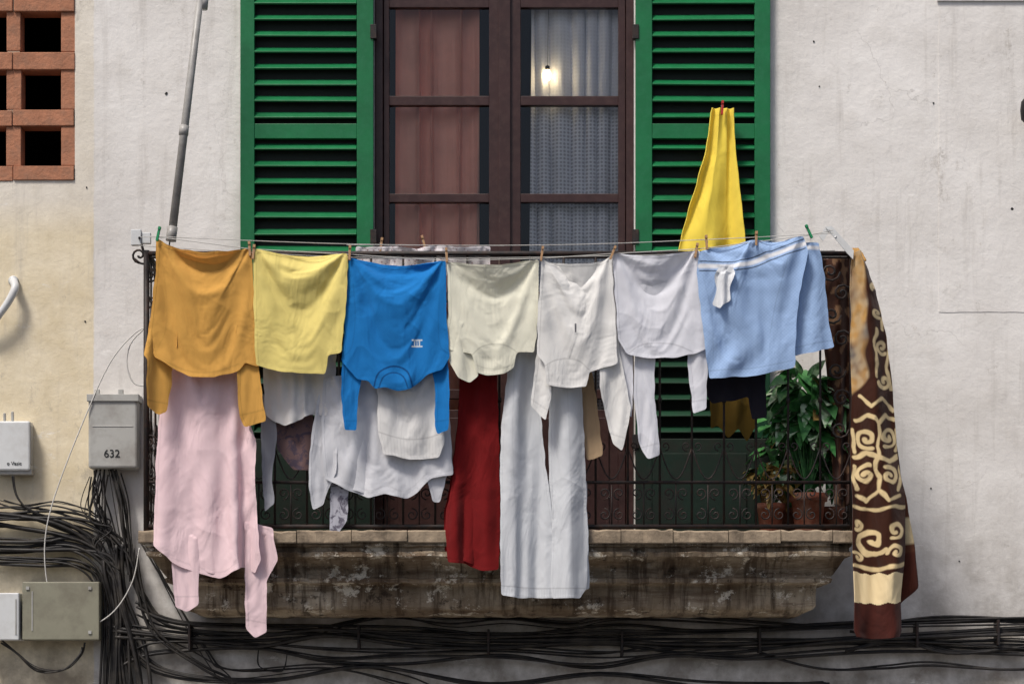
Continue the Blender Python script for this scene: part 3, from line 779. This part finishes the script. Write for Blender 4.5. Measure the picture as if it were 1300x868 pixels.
ST+=[([(1128,420),(1130,450),(1126,465),(1131,490),(1136,515)],2.4),([(1111,418),(1108,440),(1112,462),(1110,478)],2.2),([(1118,378),(1122,400),(1120,418)],2.2),([(1092,505),(1104,516),(1118,506),(1136,520)],2.2)]
def bcol(px,py,u):
    if py<512:
        edge=1098+ (py-330)*.03+8*nz(px*.05,py*.03)-max(0,py-480)*.9
        if px<edge:
            n=nz(px*.05,py*.03,5);n2=nz(px*.15,py*.1,9)
            k=max(0,min(1,.6+n*2.2));k2=max(0,min(1,.5+n2*1.5))
            A=L(184,142,84);B=L(84,82,88);C=L(200,184,152)
            c=[B[i]+(A[i]-B[i])*k for i in range(3)]
            c=[c[i]+(C[i]-c[i])*k2*.4 for i in range(3)]
            f=max(0,min(1,(edge-px)/4))
            return tuple(bro[i]+(c[i]-bro[i])*f for i in range(3))+(1,)
    if py>726+3*nz(px*.1,0) and py<764+2*nz(px*.1,4):return L(222,202,160)
    if py>764:return L(62,26,20)
    best=0
    px+=3.5*nz(px*.06,py*.06,11);py+=3.5*nz(px*.06,py*.06,17)
    for pl,w in ST:
        if abs(py-pl[0][1])>75:continue
        d=min(segd(px,py,pl[k],pl[k+1]) for k in range(len(pl)-1))
        d-=w*.62*(1+.6*nz(px*.12,py*.12))
        if d<0:best=1;break
        if d<1.4:best=max(best,(1.4-d)/1.4)
    best*=.92
    return tuple(bro[i]+(cre[i]-bro[i])*best for i in range(3))+(1,)
e=empty('patterned_brown_blanket')
M_bl=cm('plush_blanket',L(70,34,20),hem=False,trans=0,crease=1.3)
bdep=lambda u,v:.045*math.sin(u*7+2.5*nz(v*1.6,1))*(.5+.5*v)-.04*math.sin(math.pi*u)+.02*nz(u*4,v*9,3)
sheet('front_fall',[(320,1083,1094),(345,1081,1104),(370,1080,1113),(400,1082,1120),(430,1080,1127),(500,1082,1135),(570,1080,1140),(640,1083,1150),(700,1082,1149),(760,1084,1143),(800,1083,1144),(808,1086,1142)],-.78,110,620,bdep,M_bl,bcol,e)
sheet('back_fall',[(330,1084,1098),(500,1090,1128),(600,1092,1143),(640,1094,1152),(700,1095,1162),(745,1100,1166),(768,1110,1142)],-.70,40,120,lambda u,v:.02*math.sin(u*6),M_bl,lambda a,b,c:L(72,34,24) if b>700 else (L(200,180,140) if 655<b<690 else L(86,50,34)),e)
sheet('top_fold',[(312,1084,1092),(321,1081,1097),(330,1082,1100)],-.76,10,10,lambda u,v:(1-v)*.06,M_bl,lambda a,b,c:L(170,130,75),e)
sheet('inner_fall',[(327,1044,1082),(380,1042,1082),(430,1047,1081),(480,1052,1080),(560,1056,1079),(640,1060,1078)],-.60,40,120,lambda u,v:.03*math.sin(u*8+v*2)+.015*nz(u*3,v*6),M_bl,lambda a,b,c:L(62,36,26) if nz(a*.12,b*.08)<.22 else L(120,90,66),e)

# ---------------------------------------------------------------- lines & pegs
mb=MB()
main=[(176,301),(201,301),(317,316),(444,323),(567,331),(688,328),(778,322),(888,316),(1025,299),(1058,292)]
mb.tube([W(a,b,Y-.002) for a,b in main],.0022,5)
mb.tube([W(190,300,Y+.04),W(450,310,Y+.04),W(700,311,Y+.04),W(900,304,Y+.04),W(1058,296,Y+.04)],.002,5,sm=6)
obj('clothesline',mb,M_rope)
mb=MB()
mb.tube([W(176,312,-.8),W(520,328,-.8),W(1060,318,-.8)],.002,5,sm=6)
mb.tube([W(440,311,-.6),W(640,312,-.6)],.002,5)
obj('clothesline',mb,M_rope)
e=empty('clothesline_bracket')
mb=MB()
mb.prism([(1048,288),(1056,287),(1084,318),(1083,329),(1076,322)],-.80,.006)
mb.prism([(1040,300),(1049,287),(1054,292),(1045,306)],-.79,.006)
mb.tube([W(1052,292,-.92),W(1052,292,-.66)],.006,6)
mb.tube([W(1060,300,-.80),W(1083,322,-.67)],.008,6)
obj('bracket_arm',mb,M_boxwhite,e)
e=empty('clothesline_bracket')
mb=MB();mb.tube([W(177,302,-.92),W(177,302,-.05)],.007,6);mb.tube([W(177,302,-.67),W(184,325,-.67)],.007,6)
obj('bracket_arm',mb,M_iron,e)
mb=MB();mb.pbox(166,291,179,311,-.80,.04);mb.pbox(180,295,191,309,-.79,.03)
obj('line_pulley_housing',mb,M_boxwhite,e,bevel=.003)
def peg(px,py,y,mat,rot=0,sc=1.0):
    e=MB();c=W(px,py,y)
    R=Matrix.Rotation(math.radians(rot),3,'Y')
    for s in(-1,1):
        M=R@Matrix.Rotation(s*math.radians(5),3,'X')
        e.obox(c+R@Vector((0,s*.0065,0)),.0115*sc,.006,.074*sc,M)
        e.obox(c+R@Vector((0,s*.0085,.03*sc)),.013*sc,.007,.016*sc,M)
    pts=[c+R@Vector((-.008*sc+.016*sc*i/24,.007*math.cos(i*1.3),.006+.007*math.sin(i*1.3))) for i in range(25)]
    e.tube(pts,.0011,4,m=1)
    obj('clothespin',e,[mat,M_galv],None,False,bevel=.0012)
for px,py,m,r in[(201,297,M_pgreen,12),(317,316,M_wood,-4),(322,320,M_wood,6),(444,321,M_wood,3),(567,324,M_wood,-3),(688,322,M_wood,8),(778,321,M_wood,22),(884,318,M_wood,10),(897,308,M_wood,-4),(1027,294,M_pgreen,-25),(960,303,M_wood,2)]:
    peg(px,py,Y-.010,m,r)
peg(538,308,-.6,M_wood,-15);peg(484,311,-.6,M_wood,8)
peg(917,137,-.17,M_pred,3)

# ---------------------------------------------------------------- pole, cables, boxes
mb=MB()
mb.tube([W(262,-70,-.35),W(218,300,-.45)],.019,12,r2=.023)
mb.tube([W(259,-5,-.352),W(257.5,12,-.356)],.026,12);mb.tube([W(219,288,-.447),W(217,306,-.452)],.028,12);mb.tube([W(234,160,-.412),W(232.8,172,-.415)],.026,12)
obj('metal_pole',mb,M_galv,None,True)
mb=MB();mb.tube([W(257,-60,-.32),W(246,60,-.35),W(226,230,-.4),W(215,310,-.44),W(205,330,-.44)],.004,5,sm=6);obj('antenna_cable',mb,M_cable)
rc=random.Random(3)
mb=MB()
def cab(pts,r,n=1,jit=5,y=-.05,mat=0,jy=.05):
    for _ in range(n):
        ox,oy=rc.uniform(-jit,jit),rc.uniform(-jit,jit)
        P=[]
        for a,b in pts:
            P.append(W(a+ox+rc.uniform(-jit,jit)*.5,b+oy+rc.uniform(-jit,jit)*.7,y-rc.uniform(0,jy)))
        mb.tube(P,r*rc.uniform(.5,1.2),6,sm=8,m=mat)
cab([(-60,655),(20,660),(80,668),(125,690),(140,740),(150,800),(150,920)],.011,8,9)
cab([(-60,690),(30,690),(90,690),(135,710),(150,760),(158,830),(165,920)],.010,8,10)
cab([(-60,705),(40,712),(100,712),(130,740),(135,800),(132,920)],.009,6,8)
cab([(-60,660),(40,652),(110,662),(160,700),(180,760),(215,792),(300,800)],.009,5,8)
cab([(130,597),(128,630),(135,660),(150,700)],.006,10,9)
cab([(145,597),(155,640),(160,680),(165,730)],.006,8,8)
cab([(120,610),(112,650),(138,668),(120,690),(150,720)],.004,7,7)
cab([(15,600),(22,630),(45,650),(90,655)],.006,3,3)
cab([(0,640),(30,648),(70,640),(118,655)],.004,4,6)
cab([(170,770),(230,796),(400,800),(520,803),(640,806),(780,800),(900,800),(1090,793),(1370,784)],.009,5,6,y=-.06)
cab([(150,800),(240,812),(330,814),(420,806),(530,816),(640,818),(760,815),(900,822),(1100,812),(1370,800)],.010,5,7,y=-.06)
cab([(160,840),(200,825),(330,822),(420,833),(520,834),(640,830),(760,838),(860,826),(960,826),(1150,822),(1370,828)],.009,5,8,y=-.05)
cab([(150,790),(200,850),(330,862),(470,846),(620,868),(760,852),(900,868),(1050,868)],.008,3,6,y=-.05)
cab([(1080,830),(1150,815),(1220,830),(1370,815)],.009,4,7)
cab([(1085,795),(1180,808),(1280,805),(1370,812)],.007,3,6)
cab([(960,826),(1040,846),(1120,842),(1180,838),(1280,845),(1370,838)],.006,2,4)
cab([(0,815),(20,830),(45,850),(80,852),(100,835),(105,820)],.005,3,3,y=-.1)
cab([(400,800),(450,788),(500,780),(570,790),(640,786),(720,792),(800,782),(1060,795),(1200,786),(1370,795)],.006,4,4,y=-.05)
cab([(175,700),(180,750),(200,800),(260,840),(300,868),(320,920)],.007,3,6,y=-.06)
cab([(150,700),(155,760),(175,830),(190,920)],.010,4,8,y=-.06)
cab([(330,822),(332,845),(360,850),(366,830)],.004,2,3)
cab([(180,690),(260,830),(300,852),(420,850),(520,868),(600,900)],.005,3,10)
obj('black_cable_bundle',mb,M_cable,None,True)
mb=MB()
for px,py in[(240,806),(455,806),(620,812),(790,814),(965,810),(1165,803),(1268,800)]:
    mb.pbox(px-1.5,py-14,px+1.5,py+18,-.125,.12)
obj('cable_clamps',mb,M_iron,None,bevel=.002)
mb=MB()
mb.tube([W(a,b,-.14) for a,b in[(192,413),(170,424),(140,460),(112,520),(78,605),(60,665),(57,715),(66,762),(88,788),(114,794),(145,775),(168,738),(177,695)]],.0035,6,sm=8)
mb.tube([W(a,b,-.12) for a,b in[(182,418),(166,436),(161,462),(170,486),(190,490)]],.004,6,sm=8)
obj('white_cable_loop',mb,M_whitecable,None,True)
def textobj(s,px,py,y,size,parent,mat):
    cu=bpy.data.curves.new('t','FONT');cu.body=s;cu.size=size;cu.extrude=.0008;cu.align_x='CENTER'
    o=bpy.data.objects.new('t',cu);scene.collection.objects.link(o)
    bpy.context.view_layer.update()
    me=bpy.data.meshes.new_from_object(o.evaluated_get(bpy.context.evaluated_depsgraph_get()))
    bpy.data.objects.remove(o)
    o=bpy.data.objects.new('lettering',me);me.materials.clear();me.materials.append(mat);scene.collection.objects.link(o)
    o.rotation_euler=(math.pi/2,0,0);o.location=W(px,py,y);o.parent=parent
e=empty('utility_meter_box')
mb=MB();mb.pbox(112,506,174,594,-.13,.13);obj('enclosure',mb,M_boxgrey,e,bevel=.012)
mb=MB();mb.pbox(110,500,176,509,-.14,.14);mb.pbox(117,540,169,541.5,-.133,.005);mb.pbox(120,494,126,500,-.06,.03);mb.pbox(150,494,156,500,-.06,.03);obj('lid_and_seams',mb,M_boxgrey,e,bevel=.003)
textobj('632',142,580,-.132,.06,e,M_black)
e=empty('junction_box')
mb=MB();mb.pbox(-30,534,38,597,-.10,.10);obj('enclosure',mb,M_boxwhite,e,bevel=.01)
mb=MB();mb.pbox(33,540,39.5,590,-.085,.05);mb.pbox(4,524,7,534,-.07,.02);mb.pbox(14,522,17,534,-.07,.02);mb.pbox(-5,594,40,602,-.085,.08);obj('latches',mb,M_boxgrey,e,bevel=.003)
textobj('o Vasic',18,590,-.102,.028,e,M_black)
e=empty('junction_box')
mb=MB();mb.pbox(28,738,126,812,-.16,.16);obj('enclosure',mb,M_boxgreen,e,bevel=.006)
mb=MB();mb.pbox(40,750,41.5,800,-.163,.004);mb.pbox(112,744,116,748,-.166,.006);mb.pbox(112,800,116,804,-.166,.006);mb.pbox(33,744,37,748,-.166,.006);obj('screws',mb,M_boxgrey,e)
e=empty('junction_box')
mb=MB();mb.pbox(-30,752,24,812,-.18,.18);obj('enclosure',mb,M_boxwhite,e,bevel=.006)
mb=MB();mb.pbox(19,760,21,805,-.183,.004);obj('lid_seam',mb,M_boxgrey,e)
mb=MB()
mb.tube([W(-14,420,-.05),W(-4,404,-.07),W(10,384,-.08),W(19,366,-.07),W(17,357,-.03)],.018,10,sm=5,r2=.024);mb.tube([W(17,357,-.03),W(17,356,0)],.028,10)
obj('white_plastic_pipe',mb,M_boxwhite,None,True)
e=empty('wall_lamp')
mb=MB();c=W(1308,140,-.12)
mb.lathe(c,[(0,.075),(.03,.07),(.05,.045),(.055,0),(.05,-.05),(.03,-.07),(0,-.075)],20);obj('housing',mb,M_black,e,True)
mb=MB();mb.tube([c,c+Vector((0,.12,0))],.014,8);obj('arm',mb,M_black,e)

# ---------------------------------------------------------------- plants
def leaf(mb,p,dirv,length,width,m,curl=.3):
    d=dirv.normalized();side=d.cross(Vector((0,0,1)))
    if side.length<.1:side=Vector((1,0,0))
    side.normalize();up=side.cross(d).normalized();roll=random.uniform(-.8,.8)
    s2=side*math.cos(roll)+up*math.sin(roll);u2=up*math.cos(roll)-side*math.sin(roll)
    k=7;vs=[];fs=[]
    for i in range(k+1):
        t=i/k;w=width*math.sin(math.pi*min(1,t**.75))*.5*(1 if t<.99 else 0)+.0005
        c=p+d*length*t-Vector((0,0,1))*curl*length*t*t
        vs+=[c-s2*w+u2*w*.25,c,c+s2*w+u2*w*.25]
    for i in range(k):
        for j in(0,1):fs.append((i*3+j,i*3+j+1,i*3+j+4,i*3+j+3))
    mb.add(vs,fs,m)
def plant(name,px,py0,py1,y,w,n,ls,pot,dry=0.0,lo=.3,pale=.28):
    e=empty(name);mb=MB();base=W(px,py0,y)
    h=W(px,py1,y).z-base.z
    for i in range(n):
        a=random.uniform(0,6.283);rr=random.uniform(.2,1)**.6*w
        hh=random.uniform(lo,1.0)
        tip=base+Vector((rr*math.cos(a)*(.5+.5*hh),rr*.5*math.sin(a),h*hh))
        mid=base*.5+tip*.5+Vector((random.uniform(-.02,.02),0,.03))
        mb.tube([base,mid,tip],.003,4,m=2,sm=3,cap=False)
        d=Vector((math.cos(a)*.7,math.sin(a)*.5-.5,random.uniform(-.5,.5)))
        for q in range(3):
            mm=3 if random.random()<dry*(1.3-hh) else (1 if random.random()<pale else 0)
            leaf(mb,tip,d+Vector((random.uniform(-.8,.8),random.uniform(-.3,.3),random.uniform(-.7,.4))),ls*random.uniform(.7,1.3),ls*random.uniform(.45,.7),mm,random.uniform(.1,.7))
    obj('foliage',mb,[M_leaf,M_leaf2,M_leaf,M_leaf3],e,True)
    mb=MB();r,hh=pot;c=Vector((base.x,y,zfl))
    mb.lathe(c,[(r*.72,0),(r*.95,hh*.8),(r*1.08,hh*.8),(r*1.1,hh),(r*.98,hh),(r*.95,hh*.9)],28);obj('pot',mb,M_terra,e,True)
    mb=MB();mb.lathe(c,[(0,hh*.9),(r*.96,hh*.9)],28);obj('soil',mb,M_soil,e)
plant('potted_plant',1026,632,468,-.46,.16,64,.15,(.095,.21),.05,.5,.35)
plant('potted_plant',978,640,590,-.42,.11,30,.09,(.075,.16),1.0)
plant('potted_plant',1056,640,500,-.30,.12,40,.12,(.07,.15),.1,.2,.1)
plant('potted_plant',1000,640,520,-.22,.16,40,.12,(.07,.15),.1,.1,.05)

# ---------------------------------------------------------------- street, ground
mb=MB();mb.add([(-150,-150,-.12),(150,-150,-.12),(150,150,-.12),(-150,150,-.12)],[(0,1,2,3)]);obj('road',mb,M_asphalt)
mb=MB();mb.box((-40,-2.2,-.119),(40,-.001,0));mb.box((-40,-2.36,-.119),(40,-2.203,.004));obj('pavement',mb,M_pave,bevel=.01)

# ---------------------------------------------------------------- light & camera
el,az=math.radians(57),math.radians(-38)
s=Vector((math.sin(az)*math.cos(el),-math.cos(az)*math.cos(el),math.sin(el)))
sun=bpy.data.lights.new('sun','SUN');sun.energy=3.3;sun.angle=math.radians(13);sun.color=(1,.945,.875)
so=bpy.data.objects.new('sun',sun);so.rotation_euler=(-s).to_track_quat('-Z','Y').to_euler();scene.collection.objects.link(so)
w=bpy.data.worlds.new('World');scene.world=w;w.use_nodes=True
sk=w.node_tree.nodes.new('ShaderNodeTexSky');sk.sky_type='NISHITA';sk.sun_disc=False;sk.sun_elevation=el;sk.sun_rotation=math.atan2(s.x,s.y)
sk.dust_density=4;sk.air_density=.8
bg=w.node_tree.nodes['Background'];w.node_tree.links.new(sk.outputs[0],bg.inputs[0]);bg.inputs[1].default_value=.12
cam=bpy.data.cameras.new('camera');co=bpy.data.objects.new('camera',cam);scene.collection.objects.link(co)
co.location=(0,-D,ZC);co.rotation_euler=(math.pi/2,0,0);cam.lens=F/1300*36;cam.sensor_width=36
cam.shift_y=(HR-434)/1300;cam.clip_end=500;scene.camera=co
scene.view_settings.view_transform='Standard';scene.view_settings.look='None';scene.view_settings.exposure=0
